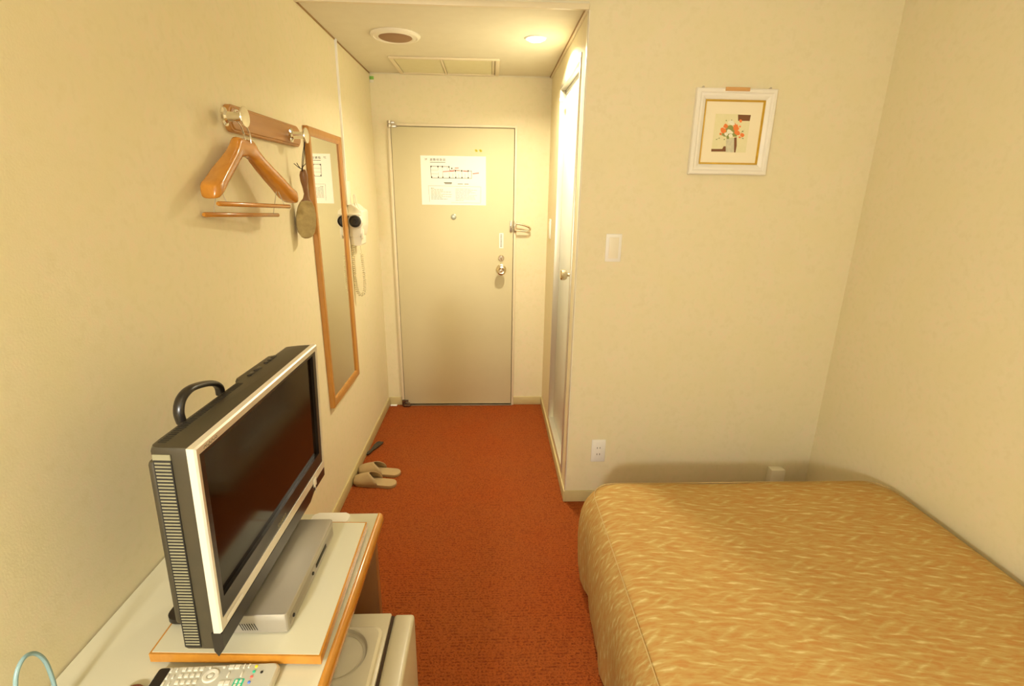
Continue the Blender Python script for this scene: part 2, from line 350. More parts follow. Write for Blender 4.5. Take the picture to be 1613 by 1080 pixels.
for k, z in enumerate(range(678, 900, 23)):
    x = 205
    end = [265, 440, 440, 590, 400, 610, 430, 600, 430, 520][k % 10]
    while x < end: w = rr.uniform(25, 70); seg(x, z, min(x+w, end), z, .0014 if k else .002, 1); x += w+8
for k, z in enumerate(range(683, 925, 25)):
    x = 675; end = [965, 1090, 1000, 1065, 940, 1095, 1040, 1050, 1060, 830][k % 10]
    while x < end: w = rr.uniform(25, 80); seg(x, z, min(x+w, end), z, .0010, 1 if k % 4 != 3 else 2); x += w+8
obj('printing', b, ['ink', 'inkl', 'inkr'], n, label='grey and red printed floor plan and small text')
s = thing('door_sticker', (.798, ky, 1.17), 'narrow upright white sticker above the round knob on the entrance door', 'sticker')
b = BM(); bx(b, .784, .811, ky-.001, ky-.0002, 1.122, 1.220); obj('label_film', b, 'paper', s)
b = BM()
for k in range(9): bx(b, .792, .799, ky-.0014, ky-.001, 1.206-k*.0095, 1.212-k*.0095+.0004*(k % 3)); bx(b, .8025, .8045, ky-.0014, ky-.001, 1.205-k*.0095, 1.211-k*.0095)
obj('printing', b, 'inkl', s)
b = BM()
for cx in (.6365, .6635):
    for dx, dz, q in ((-.005, .003, .004), (.004, -.001, .0052), (.000, .005, .003), (-.002, -.004, .003)):
        bx(b, cx+dx-q, cx+dx+q, ky-.0011, ky-.0002, 1.722+dz-q, 1.722+dz+q)
obj('sticker_residue', b, 'ystick', label='two tiny yellow sticker scraps above the notice on the entrance door', category='sticker')

# ------------------------------------------------------------------ bathroom door
d2 = thing('door_2', (W, 2.61, 0), 'pale bathroom door in aluminium frame on the right of the corridor', kind='structure')
b = BM(); jx0, jx1 = W-.006, W+.06
bx(b, jx0, jx1, DY0-.006, DY0+.016, DZ0-.012, DZ1+.014, .0015); bx(b, jx0+.004, jx1, DY1-.012, DY1+.004, DZ0-.012, DZ1+.004, .0015)
bx(b, jx0+.004, jx1, DY0+.016, DY1-.012, DZ1-.014, DZ1+.004, .0015); bx(b, jx0+.004, jx1, DY0+.016, DY1-.012, DZ0-.012, DZ0+.004, .0015)
obj('door_frame', b, 'alu', d2)
b = BM(); bx(b, W+.030, W+.056, DY0+.018, DY1-.014, DZ0+.006, DZ1-.040, .002); dl = obj('door_leaf', b, 'bath', d2)
b = BM(); bx(b, W+.028, W+.0585, DY0+.017, DY1-.013, DZ1-.037, DZ1-.0145, .002); obj('top_rail', b, 'bath', d2)
b = BM(); bx(b, W+.034, W+.05, DY0+.017, DY1-.013, DZ1-.040, DZ1-.037); obj('rail_gap', b, 'dark', d2)
b = BM(); lathe(b, [(.026, 0), (.026, .003), (.022, .007), (.009, .012), (.008, .026), (.021, .031), (.026, .040), (.026, .056), (.022, .061), (.006, .062)], (W+.030, 2.425, 1.095), (-1, 0, 0)); obj('door_knob', b, 'brass', dl)
b = BM(); bx(b, W+.012, W+.030, 2.335, 2.360, .50, .575, .003); bx(b, W+.004, W+.012, 2.338, 2.357, .512, .563, .003); obj('latch_plate', b, 'steel', dl)
b = BM(); bx(b, W+.022, W+.030, 2.345, 2.357, 1.60, 1.69, .002); obj('hinge_strip', b, 'alu', dl)
b = BM(); lathe(b, [(.006, 0), (.006, .022), (.013, .024), (.013, .040), (.007, .044)], (W+.030, 2.85, 1.942), (-1, 0, 0), 16); obj('robe_hook', b, 'white', dl)
# corridor switch, room switch, outlet
def plate(name, c, nrm, label, cat, kind):
    t = thing(name, c, label, cat); c = Vector(c)
    yax = nrm[1] != 0
    def pb(w0, w1, z0, z1, o0, o1, bev):
        b = BM()
        if yax: bx(b, c.x+w0, c.x+w1, c.y-o1, c.y-o0, c.z+z0, c.z+z1, bev)
        else: bx(b, c.x-o1, c.x-o0, c.y+w0, c.y+w1, c.z+z0, c.z+z1, bev)
        return b
    obj('cover_plate', pb(-.034, .034, -.059, .059, .0002, .006, .0025), 'white', t)
    if kind == 'switch': obj('rocker', pb(-.021, .021, -.045, .045, .006, .0095, .0015), 'ivory', t)
    else:
        obj('socket_block', pb(-.013, .013, -.046, .046, .006, .0075, .001), 'white', t)
        for z in (.017, -.017):
            b = BM()
            for x in (-.0065, .0065): bx(b, c.x+x-.0014, c.x+x+.0014, c.y-.0082, c.y-.0072, c.z+z-.004, c.z+z+.004)
            obj('slot_pair', b, 'dark', t)
    return t
plate('light_switch', (1.2553, P, 1.255), (0, -1, 0), 'white wide rocker light switch on the wall beside the corridor opening', 'switch', 'switch')
plate('light_switch', (W, 3.18, 1.262), (-1, 0, 0), 'slim white switch on the corridor wall beyond the bathroom door', 'switch', 'switch')
plate('wall_outlet', (1.252, P, .281), (0, -1, 0), 'white double power outlet low on the wall left of the bed', 'outlet', 'outlet')
b = BM(); bx(b, 2.112, 2.183, P-.042, P-.0003, 0.04, .186, .004); obj('junction_box', b, 'ivory', label='small beige box low on the wall behind the head of the bed', category='box')

# ------------------------------------------------------------------ corridor ceiling fittings
t = thing('ceiling_speaker', (.296, 2.585, H), 'round ceiling speaker with brown mesh and cream ring', 'speaker')
b = BM(); lathe(b, [(.112, -.0), (.112, -.004), (.104, -.011), (.098, -.012), (.095, -.009), (.090, -.010), (.080, -.013), (.074, -.010), (.074, -.004)], (.296, 2.585, H-.0002), (0, 0, 1), 48); obj('trim_ring', b, 'ivory', t)
b = BM(); lathe(b, [(.0745, -.004), (.0745, -.011), (.070, -.0135), (.035, -.0145), (.001, -.015)], (.296, 2.585, H-.0002), (0, 0, 1), 48); obj('mesh_cover', b, 'grille', t)
t = thing('ceiling_access_panel', (.48, 3.13, H), 'rectangular two part ceiling vent panel above the entrance door', 'vent')
x0, x1, y0, y1 = .19, .775, 2.955, 3.335
b = BM(); bx(b, x0, x1, y0, y0+.022, H-.010, H-.0003, .002); bx(b, x0, x1, y1-.022, y1, H-.010, H-.0003, .002); bx(b, x0, x0+.022, y0+.022, y1-.022, H-.010, H-.0003, .002); bx(b, x1-.022, x1, y0+.022, y1-.022, H-.010, H-.0003, .002)
bx(b, x1-.040, x1-.031, y0+.022, y1-.022, H-.009, H-.0003, .001)
obj('frame', b, 'jamb', t)
b = BM(); bx(b, .458, .470, y0+.022, y1-.022, H-.009, H-.0003, .002); obj('divider', b, 'jamb', t)
for xa, xb in ((x0+.024, .456), (.472, x1-.042)):
    b = BM(); bx(b, xa, xb, y0+.024, y1-.024, H-.004, H-.0003)
    k = y0+.032
    while k < y1-.03: bx(b, xa+.001, xb-.001, k, k+.009, H-.0062, H-.004, .0008, 1); k += .0135
    obj('filter_grille', b, 'vent', t)
t = thing('downlight', (.932, 2.575, H), 'bright round downlight in the corridor ceiling near the bathroom door', 'lamp')
b = BM(); lathe(b, [(.050, 0), (.050, -.003), (.046, -.005), (.041, -.004), (.041, -.001)], (.932, 2.575, H-.0002), (0, 0, 1), 40); obj('trim_ring', b, 'white', t)
b = BM(); lathe(b, [(.037, -.001), (.037, -.004), (.032, -.010), (.018, -.0125), (.001, -.013)], (.932, 2.575, H-.0002), (0, 0, 1), 32); obj('bulb', b, 'bulb', t)
t = thing('wall_tag', (.012, D, 2.117), 'tiny green and cream tag in the far upper corner of the corridor', 'tag')
b = BM(); bx(b, .001, .026, D-.006, D-.0003, 2.112, 2.130, .002); obj('green_half', b, 'green', t, label='green upper half')
b = BM(); bx(b, .001, .024, D-.005, D-.0003, 2.096, 2.1118, .002); obj('cream_half', b, 'ivory', t)
b = BM(); bx(b, .012, .058, D-.030, D-.009, 0, .005, .0015); obj('paper_scrap', b, 'paper', label='small white scrap on the carpet left of the entrance door', category='scrap')

# ------------------------------------------------------------------ left wall: raceway, mirror, dryer
t = thing('cable_raceway', (0, 2.66, 1.5), 'thin white cable duct running down from the ceiling beside the mirror', 'duct')
b = BM()
ya, yb = 2.668, 2.655
a = ring(b, [(0.0003, ya-.007, H-.001), (.009, ya-.007, H-.001), (.009, ya+.007, H-.001), (0.0003, ya+.007, H-.001)]); c = ring(b, [(0.0003, yb-.007, 1.52), (.009, yb-.007, 1.52), (.009, yb+.007, 1.52), (0.0003, yb+.007, 1.52)])
bridge(b, a, c); cap(b, a, True); cap(b, c); obj('duct', b, 'white', t)
b = BM(); bx(b, .0003, .016, 2.615, 2.690, 1.405, 1.520, .002); obj('duct_box', b, 'ivory', t)
t = thing('wall_mirror', (0, 2.385, .52), 'tall wood framed mirror hung on the left wall of the corridor', 'mirror')
my0, my1, mz0, mz1, fw = 2.125, 2.575, .525, 1.715, .034
def frame_ring(bm, r0, r1, fn, mi=0):
    pass
def mitred(bm, y0, y1, z0, z1, prof, fn):
    # prof: list of (inset, height); corners mitred
    loops = []
    for ins, h in prof: loops.append(ring(bm, [fn(y0+ins, z0+ins, h), fn(y1-ins, z0+ins, h), fn(y1-ins, z1-ins, h), fn(y0+ins, z1-ins, h)]))
    for a, c in zip(loops, loops[1:]): bridge(bm, a, c)
    bridge(bm, loops[-1], loops[0])
b = BM(); mitred(b, my0, my1, mz0, mz1, [(0, .0005), (0, .018), (.003, .0215), (fw*.55, .0215), (fw*.8, .019), (fw, .014), (fw, .0005)], lambda y, z, h: (h, y, z)); obj('frame', b, 'mframe', t, sharp=.5)
b = BM(); bx(b, .0004, .0105, my0+fw-.004, my1-fw+.004, mz0+fw-.004, mz1-fw+.004); obj('glass', b, 'mirror', t)

t = thing('hair_dryer', (0, 2.70, 1.30), 'white wall mounted hair dryer with black nozzle and coiled cord past the mirror', 'hair dryer')
b = BM(); f3 = lambda x, z, y: (x, y, z)
prism(b, [(.001, 1.245), (.054, 1.245), (.060, 1.262), (.069, 1.30), (.071, 1.372), (.066, 1.380), (.046, 1.384), (.030, 1.408), (.004, 1.410), (.001, 1.40)], f3, 2.66, 2.80)
bmesh.ops.bevel(b, geom=list(b.edges), offset=.005, segments=2, affect='EDGES', profile=.5); obj('holder', b, 'ivory', t)
b = BM(); prism(b, rrect(.002, .056, 1.200, 1.250, .010), f3, 2.672, 2.775); obj('holder_foot', b, 'ivory', t)
b = BM(); lathe(b, [(.036, 0), (.0365, -.012), (.035, -.022), (.034, -.026), (.031, -.026), (.029, -.016)], (.0385, 2.665, 1.325), (0, 1, 0), 36); obj('nozzle_ring', b, 'ivory', t)
b = BM(); lathe(b, [(.0305, .0), (.0305, -.028), (.028, -.036), (.025, -.037), (.021, -.030), (.010, -.030), (.008, -.034), (.001, -.034)], (.0385, 2.665, 1.325), (0, 1, 0), 36); obj('nozzle', b, 'black', t, label='black round nozzle')
b = BM(); bx(b, .0005, .066, 2.640, 2.662, 1.352, 1.364, .003); obj('brow', b, 'ivory', t)
b = BM(); tube(b, smoothpath([(.034, 2.68, 1.40), (.033, 2.672, 1.43), (.035, 2.668, 1.452), (.040, 2.672, 1.452), (.044, 2.675, 1.42), (.052, 2.68, 1.392), (.066, 2.68, 1.375)], 6), .0028, 8); obj('hook_wire', b, 'ivory', t)
b = BM(); bx(b, .058, .069, 2.665, 2.69, 1.235, 1.285, .003); obj('side_clip', b, 'ivory', t)
b = BM(); ctr = smoothpath([(.012, 2.672, 1.21), (.010, 2.672, 1.12), (.010, 2.675, 1.01), (.018, 2.675, .955), (.034, 2.675, .940), (.052, 2.675, .955), (.059, 2.675, 1.02), (.056, 2.675, 1.10), (.053, 2.675, 1.16)], 60)
L = [0]
for p, q in zip(ctr, ctr[1:]): L.append(L[-1]+(q-p).length)
hx = []; prev = None
for i in range(0, len(ctr)):
    p = ctr[i]; d = (ctr[min(i+1, len(ctr)-1)]-ctr[max(i-1, 0)]).normalized(); u = Vector((0, 1, 0)); v = d.cross(u); ang = L[i]/.0110*2*pi
    hx.append(p + (u*cos(ang)+v*sin(ang))*.0070)
tube(b, hx, .0023, 6); tube(b, smoothpath([(.053, 2.675, 1.16), (.050, 2.675, 1.19), (.048, 2.675, 1.215)], 4), .0022, 6)
obj('coiled_cord', b, 'cordc', t)

# ------------------------------------------------------------------ hook rail, hanger, brush
t = thing('hook_rail', (0, 1.78, 1.66), 'reddish brown wooden wall rail with two round chrome hooks', 'hook rail')
b = BM(); lo = []
for ins, h in ((0, .0004), (0, .012), (.003, .015), (.006, .0155), (.009, .019), (.012, .020)):
    lo.append(ring(b, [(h, y, z) for y, z in rrect(1.512+ins, 2.046-ins, 1.628+ins, 1.700-ins, .026-ins*.8, 6)]))
for a, c in zip(lo, lo[1:]): bridge(b, a, c)
cap(b, lo[0], True); cap(b, lo[-1]); obj('board', b, 'railw', t, sharp=.45)
for yc in (1.552, 2.003):
    b = BM(); lathe(b, [(.0235, 0), (.0235, .003), (.017, .006), (.0125, .011), (.0115, .046), (.0115, .050), (.0245, .0505), (.026, .0525), (.0255, .055), (.001, .0555)], (.0201, yc-.075 if yc < 1.8 else yc-.062, 1.661), (1, 0, 0), 40)
    obj('hook', b, 'chrome', t, sharp=.35)
HC = Vector((.048, 1.516, 1.0))   # hanger centre line
t = thing('suit_hanger', (.078, 1.462, 1.44), 'thick glossy orange brown wooden suit hanger on the nearer chrome hook', 'hanger')
hr = Matrix.Rotation(radians(-5), 4, 'Z') @ Matrix.Rotation(radians(-2.6), 4, 'X')
def HP(x, y, z): # hanger local (x out, y along, z world)
    v = Vector((x, y*.90, z-1.56)); v = hr @ v; return Vector((HC.x+v.x, HC.y+v.y, 1.56+v.z))
b = BM()
# one body: sections along y, thick wide ends
secs = [(-.240, .016, 1.460, .012, .012), (-.237, .016, 1.461, .021, .017), (-.225, .014, 1.466, .027, .021), (-.20, .010, 1.477, .027, .0215), (-.165, .006, 1.500, .0255, .0215), (-.12, .001, 1.526, .0225, .0215), (-.08, -.003, 1.550, .0195, .0215), (-.055, -.005, 1.568, .017, .024), (-.045, -.0055, 1.577, .0165, .028), (-.038, -.006, 1.583, .016, .0275), (-.02, -.006, 1.5855, .0155, .0245), (0, -.006, 1.587, .0155, .023)]
secs = secs+[(-y, x, z, w, h) for y, x, z, w, h in secs[-2::-1]]
loops = []
for y, x, z, w, h in secs:
    lp = []
    for k in range(20):
        a = 2*pi*k/20; cx, cz = cos(a), sin(a)
        sx_ = math.copysign(abs(cx)**.62, cx); sz_ = math.copysign(abs(cz)**.62, cz)
        lp.append(HP(x+w*sx_, y, z+h*sz_))
    loops.append(ring(b, lp))
for a, c in zip(loops, loops[1:]): bridge(b, a, c)
cap(b, loops[0], True); cap(b, loops[-1]); obj('body', b, 'hangw', t, sharp=1.2)
b = BM(); tube(b, smoothpath([HP(.004, -.006, 1.600), HP(.004, -.012, 1.622), HP(.006, -.030, 1.640), HP(.006, -.052, 1.652), HP(.005, -.054, 1.668), HP(.005, -.040, 1.677), HP(.005, -.026, 1.668)], 6), .0024, 8)
tube(b, smoothpath([HP(.010, .012, 1.600), HP(.010, .010, 1.622), HP(.009, -.006, 1.645), HP(.007, -.024, 1.664)], 6), .0024, 8)
obj('wire_hook', b, 'chrome', t)
for x, z0, ya, yb, nm in ((.020, 1.433, -.212, .204, 'trouser_bar'), (-.020, 1.406, -.212, .204, 'trouser_bar')):
    b = BM(); tube(b, [HP(x, ya, z0), HP(x, ya+.004, z0), HP(x, 0, z0), HP(x, yb-.004, z0), HP(x, yb, z0)], [.0045, .0062, .0062, .0062, .0045], 12); obj(nm, b, 'hangw', t)
for y in (-.168, .168):
    b = BM(); yy = y*1.0
    for x, z0 in ((.020, 1.433), (-.020, 1.406)):
        tube(b, [HP(0, yy, 1.488), HP(x, yy, z0)], .0011, 6)
    obj('bar_wire', b, 'steel', t)
t = thing('clothes_brush', (.055, 1.93, 1.43), 'wooden clothes brush with olive bristles hanging from the far chrome hook', 'brush')
bc = Vector((.062, 1.93, 0))
def hook_tip(): return Vector((.066, 1.968, 1.661))
b = BM(); lo = []
# handle and back: profile in the y-z plane, thin in x
for z, w, th, dy in ((1.548, .004, .004, .004), (1.543, .011, .007, .004), (1.528, .0145, .009, .003), (1.508, .0135, .009, .003), (1.485, .0095, .0085, .004), (1.462, .0085, .0085, .006), (1.445, .012, .009, .004), (1.432, .022, .009, .002), (1.415, .029, .009, 0), (1.385, .034, .009, -.003), (1.35, .034, .009, -.006), (1.325, .028, .009, -.008), (1.308, .016, .008, -.009), (1.302, .004, .004, -.010)):
    lo.append(ring(b, [(.050+th*sin(2*pi*k/20)*.9, bc.y+dy+w*cos(2*pi*k/20), z) for k in range(20)]))
for a, c in zip(lo, lo[1:]): bridge(b, a, c)
cap(b, lo[0], True); cap(b, lo[-1]); b.transform(BRUSH); obj('handle', b, 'brushw', t)
b = BM(); lo = []
for z, w, dy in ((1.438, .006, .003), (1.434, .019, .002), (1.415, .0285, 0), (1.385, .0345, -.003), (1.35, .0345, -.006), (1.325, .029, -.008), (1.309, .018, -.009), (1.303, .006, -.010)):
    lo.append(ring(b, [(.060 + (.022 if 0 < k < 10 else 0)*min(1, w/.02)+(.0 if 0 < k < 10 else 0), bc.y+dy+w*cos(2*pi*k/20)*1.02, z-.002*(1 if 0 < k < 10 else 0)) for k in range(20)]))
for a, c in zip(lo, lo[1:]): bridge(b, a, c)
cap(b, lo[0], True); cap(b, lo[-1]); b.transform(BRUSH); obj('bristles', b, 'bristle', t, label='olive brown bristle pad')
b = BM(); tube(b, smoothpath([(.042, 1.955, 1.541), (.050, 1.962, 1.59), (.056, 1.970, 1.64), (.059, 1.972, 1.6765), (.054, 1.972, 1.64), (.044, 1.965, 1.59), (.040, 1.957, 1.541)], 5), .0014, 6)
for dy, dx in ((-.010, .012), (-.004, .016), (.010, .010)): tube(b, smoothpath([(.040, 1.952, 1.548), (.040+dy*.9, 1.952-dx*.6, 1.556), (.040+dy*2, 1.952-dx, 1.562+dx*.4)], 4), .0013, 6)
obj('cord_loop', b, 'strap', t)

# ------------------------------------------------------------------ picture
t = thing('framed_picture', (1.70, P, 1.72), 'white framed flower vase print hung on the wall above the bed', 'picture')
px0, px1, pz0, pz1 = 1.541, 1.866, 1.560, 1.883
b = BM(); mitred(b, px0, px1, pz0, pz1, [(0, .0008), (0, .020), (.004, .024), (.014, .0245), (.019, .020), (.026, .021), (.036, .017), (.040, .0135), (.040, .0008)], lambda x, z, h: (x, P-h, z)); obj('frame', b, 'pframe', t, sharp=.4)
b = BM(); mitred(b, px0+.0405, px1-.0405, pz0+.0405, pz1-.0405, [(0, .002), (0, .015), (.003, .0155), (.0065, .011), (.0065, .002)], lambda x, z, h: (x, P-h, z)); obj('gold_slip', b, 'gold', t, label='thin gold inner edge')
b = BM(); bx(b, px0+.046, px1-.046, P-.008, P-.0008, pz0+.046, pz1-.046); obj('mat_board', b, 'matb', t)
b = BM(); ax0, ax1, az0, az1 = 1.630, 1.774, 1.647, 1.791; ay = P-.0082
def flat(poly, mi, o=0): f = b.faces.new([b.verts.new((x, ay-o, z)) for x, z in poly]); f.material_index = mi
def AX(px): return ax0+(px-395)/(795-395+0.0)*(ax1-ax0)*1.0
def AP(px, pz):  # pixels of the enlarged crop to the print (undo the slight shear)
    fz = (pz-372)/(762-372); left = 440+(395-440)*fz; right = 795+(738-795)*fz
    return ax0+(px-left)/(right-left)*(ax1-ax0), az1-fz*(az1-az0)
flat([(ax0, az0), (ax1, az0), (ax1, az1), (ax0, az1)], 0)
def poly(pts, mi, o): flat([AP(*q) for q in pts], mi, o)
poly([(665, 376), (795, 378), (782, 438), (665, 438)], 1, .0001)
poly([(396, 730), (505, 728), (520, 700), (540, 700), (540, 755), (395, 757)], 1, .0001)
poly([(545, 615), (645, 610), (648, 680), (632, 762), (540, 760)], 5, .0002)
poly([(625, 610), (650, 605), (650, 690), (636, 762), (622, 762)], 1, .0003)
poly([(520, 600), (650, 600), (660, 560), (600, 480), (560, 490), (500, 570)], 4, .0002)
rr = random.Random(5)
def blob(x, z, r, mi, o, n=9):
    ph = rr.uniform(0, 6); flat([AP(x+r*rr.uniform(.7, 1.15)*cos(ph+2*pi*k/n), z+r*rr.uniform(.7, 1.15)*sin(ph+2*pi*k/n)) for k in range(n)], mi, o)
q = .0004
for x, z, r, mi in ((515, 540, 32, 2), (540, 495, 24, 2), (490, 575, 14, 2), (640, 510, 34, 2), (655, 560, 30, 2), (630, 480, 18, 2), (705, 580, 22, 2), (690, 440, 16, 2), (683, 495, 10, 2), (680, 605, 10, 2), (600, 460, 28, 3), (575, 455, 16, 3), (620, 470, 14, 3), (575, 550, 26, 3), (545, 575, 20, 3), (590, 590, 22, 3), (600, 560, 14, 3), (540, 455, 12, 0), (545, 437, 7, 4), (600, 432, 6, 4), (710, 545, 9, 4), (712, 617, 7, 4), (560, 610, 16, 4), (505, 585, 8, 4), (448, 632, 6, 4), (475, 618, 6, 4), (580, 500, 12, 4), (525, 630, 7, 4)):
    blob(x, z, r, mi, q); q += .00002
for a, c in (((440, 636), (480, 612)), ((670, 520), (695, 485)), ((660, 600), (715, 615)), ((690, 560), (725, 530))):
    (xa, za), (xb, zb) = AP(*a), AP(*c); flat([(xa, za-.0005), (xb, zb-.0005), (xb, zb+.0005), (xa, za+.0005)], 4, .0003)
obj('print', b, ['artbg', 'artdk', 'artor', 'artwh', 'artgr', 'artgy'], t, label='printed bouquet of orange and white flowers in a vase')
b = BM(); bx(b, 1.651, 1.749, P-.027, P-.0225, 1.872, 1.886, .001); obj('cork_tab', b, 'cork', t, label='brown tab on the top edge')
for x in (1.566, 1.838):
    b = BM(); lathe(b, [(.003, 0), (.003, .010), (.005, .011), (.005, .013)], (x, P-.0005, 1.886), (0, -1, 0), 10); obj('hanging_pin', b, 'steel', t)

# ------------------------------------------------------------------ desk
t = thing('desk', (.22, .1, 0), 'long cream laminate desk with wooden edge along the left wall', 'desk')
DT, XE, YE = .690, .452, 1.110
b = BM(); bx(b, .003, .4425, -1.1, YE, DT-.030, DT, .0008, 1); top = obj('worktop', b, 'desk', t)
b = BM(); prof = [(.4425, DT-.034), (.4425, DT+.0006), (.446, DT+.0008), (.4500, DT-.001), (.4535, DT-.006), (.4545, DT-.014), (.4545, DT-.026), (.452, DT-.032), (.448, DT-.034)]
prism(b, prof, lambda x, z, y: (x, y, z), -1.1, YE); obj('edge_strip', b, 'edge', t, sharp=.7, label='rounded glossy wooden front edge')
b = BM(); bx(b, .010, .436, YE-.032, YE-.006, 0, DT-.031, .001); obj('end_panel', b, 'panelw', t, label='dark brown end panel')
b = BM(); bx(b, .010, .436, -1.095, -1.07, 0, DT-.031, .001); obj('end_panel', b, 'panelw', t)
b = BM(); bx(b, .009, .02, -1.07, YE-.032, .35, DT-.031); obj('back_rail', b, 'panelw', t)
# board under the television
t = thing('turntable_board', (.29, .86, DT), 'low cream laminate board with orange wood edge under the television', 'board')
BT = .7155
q = [(.1445, .690), (.4385, .677), (.432, 1.041), (.141, 1.052)]
cxy = (sum(x for x, y in q)/4, sum(y for x, y in q)/4)
def scale_q(d): return [(x+math.copysign(d, cxy[0]-x), y+math.copysign(d, cxy[1]-y)) for x, y in q]
b = BM(); prism(b, scale_q(.0035), lambda x, y, z: (x, y, z), BT-.017, BT); obj('board_top', b, 'desk', t)
b = BM(); prism(b, q, lambda x, y, z: (x, y, z), BT-.018, BT-.0008); obj('edge_band', b, 'edge', t, label='orange wood edge band')
b = BM(); lathe(b, [(.10, 0), (.10, BT-.018-DT)], (.29, .87, DT), (0, 0, 1), 32); obj('swivel_disc', b, 'black', t)

# ------------------------------------------------------------------ television
o0 = Vector((.2921, .6422, .8061)); _y, _t = .0049, -.0370
ya = Vector((sin(_y), cos(_y), 0)); _n = Vector((cos(_y), -sin(_y), 0)); za = Vector((0, 0, cos(_t)))-_n*sin(_t); xa = _n*cos(_t)+Vector((0, 0, sin(_t)))
tv = thing('television', o0, 'flat screen television with silver bezel and grey casing on the desk', 'television', matrix=axes(xa, ya, za, o0))
TW, TH = .502, .3248
b = BM(); outline = [(.0, .003), (-.045, .003), (-.052, .006), (-.056, .013), (-.057, .03), (-.055, .264), (-.065, .274), (-.062, .408), (-.052, .416), (-.051, .476), (-.030, .488), (.0, .496)]
lo = []
for z, sh in ((-.030, .0), (-.034, 0), (.30, 0), (.317, 0), (.3235, .003), (.3248, .008)):
    lo.append(ring(b, [(x+(sh if x < -.02 else 0), y+(sh*.5 if y < .01 else 0), z) for x, y in outline]))
lo = [lo[1]]+lo[2:] ; 
for v in [v for v in b.verts if not v.link_faces and abs(v.co.z+.030) < 1e-6]: b.verts.remove(v)
for a, c in zip(lo, lo[1:]): bridge(b, a, c)
cap(b, lo[0], True); cap(b, lo[-1]); body = obj('casing', b, 'tvbody', tv, local=True, sharp=.5)
b = BM(); bx(b, -.066, -.050, .012, .47, .004, .296, .006); obj('rear_cover', b, 'tvbody', tv, local=True)
# side grille: recessed dark strip with pale ribs
b = BM(); z = -.026
while z < .303: bx(b, -.0470, -.0250, .0012, .0034, z, z+.0026, .0004, 1); z += .0056
obj('side_vent', b, 'tvrib', body, local=True, kind='stuff')
b = BM(); bx(b, -.0485, -.0235, .0016, .0032, -.030, .3045); obj('vent_backing', b, 'tvslot', body, local=True)
b = BM(); bx(b, -.0485, -.0235, .0010, .0032, .3050, .3140, .0006, 1); obj('vent_cap', b, 'tvrib', body, local=True)
b = BM(); y = .016
while y < .250: bx(b, -.048, -.037, y, y+.0030, TH-.002, TH+.0005); y += .0060
obj('top_vent', b, 'tvslot', body, local=True, kind='stuff')
for y, w in ((.294, .010), (.324, .012), (.364, .006), (.381, .006), (.400, .009)):
    b = BM(); bx(b, -.048, -.041, y-w, y+w, TH-.002, TH+.0022, .0012); obj('control_button', b, 'tvblack', body, local=True)
# bezel
b = BM(); bz = [((0, .0), (0, TH), 0, .0215), ]
def fr(bm, y0, y1, z0, z1, x0=-.005, x1=.012, bev=.0018): bx(bm, x0, x1, y0, y1, z0, z1, bev)
x0, x1 = .0, .0130
out = [(0, 0), (TW, 0), (TW, TH), (0, TH)]; inn = [(.0100, .0190), (TW-.008, .0190), (TW-.008, TH-.0135), (.0100, TH-.0135)]
LR = [[(y, z, x0) for y, z in out], [(y, z, x1-.003) for y, z in out], [(y+(.002 if y < .2 else -.002), z+(.002 if z < .1 else -.002), x1) for y, z in out], [(y, z, x1-.0015) for y, z in inn], [(y, z, x1-.006) for y, z in inn], [(y, z, x0) for y, z in inn]]
lo = [ring(b, [(x, y, z) for y, z, x in L_]) for L_ in LR]
for a, c in zip(lo, lo[1:]): bridge(b, a, c)
bridge(b, lo[-1], lo[0]); bezel = obj('bezel', b, 'tvsilver', tv, local=True, sharp=.3, label='silver bezel')
b = BM(); bo = [(.0100, .0190), (TW-.008, .0190), (TW-.008, TH-.0135), (.0100, TH-.0135)]; bi = [(.024, .050), (.480, .050), (.480, TH-.0215), (.024, TH-.0215)]
lo = [ring(b, [(x, y, z) for y, z in L_]) for L_, x in ((bo, .0105), (bi, .0095), (bi, .002))]
bridge(b, lo[0], lo[1]); bridge(b, lo[1], lo[2]); obj('inner_surround', b, 'tvblack', tv, local=True, sharp=.3, label='black glossy inner surround')
b = BM(); bx(b, -.002, .0030, .022, .483, .047, TH-.019); obj('screen', b, 'screen', tv, local=True, label='dark glossy screen')
b = BM(); lettering(b, 'AQUOS', .0105, axes((0, 1, 0), (0, 0, 1), (1, 0, 0), (.0122, .021, TH-.0105)), .0003)
obj('brand_lettering', b, 'stbd', bezel, local=True)
b = BM(); lettering(b, 'SHARP', .0140, axes((0, 1, 0), (0, 0, 1), (1, 0, 0), (.0103, .226, .0225)), .0003)
obj('brand_lettering', b, 'tvrib', tv, local=True, label='grey lettering on the lower surround')
b = BM(); lo = []
for y, c in ((0, 1), (.396, 1), (.421, .66), (.499, .68)): lo.append(ring(b, [(x, y, z*c) for x, z in [(.0128, -.0005), (.0128, -.031), (.003, -.047), (-.003, -.036), (-.004, -.0005)]]))
for p_, q_ in zip(lo, lo[1:]): bridge(b, p_, q_)
cap(b, lo[0], True); cap(b, lo[-1]); obj('speaker_bar', b, 'tvblack', tv, local=True, sharp=.3, label='black slanting speaker bar')
b = BM(); hp = smoothpath([(-.058, .091, .318), (-.058, .087, .338), (-.058, .096, .356), (-.058, .120, .3635), (-.058, .155, .358), (-.058, .188, .347), (-.058, .204, .334), (-.058, .207, .318)], 6)
tube(b, hp, .0085, 12, flat=.62); obj('carry_handle', b, 'tvblack', tv, local=True, sharp=1, label='black carrying handle')
b = BM(); tube(b, [(.014, .428, -.006), (.0145, .429, -.016), (.014, .431, -.030)], .0008, 6); bx(b, .0131, .0151, .418, .436, -.008, .013, .001); obj('sensor_tag', b, 'white', tv, local=True, label='small white tag with thread')
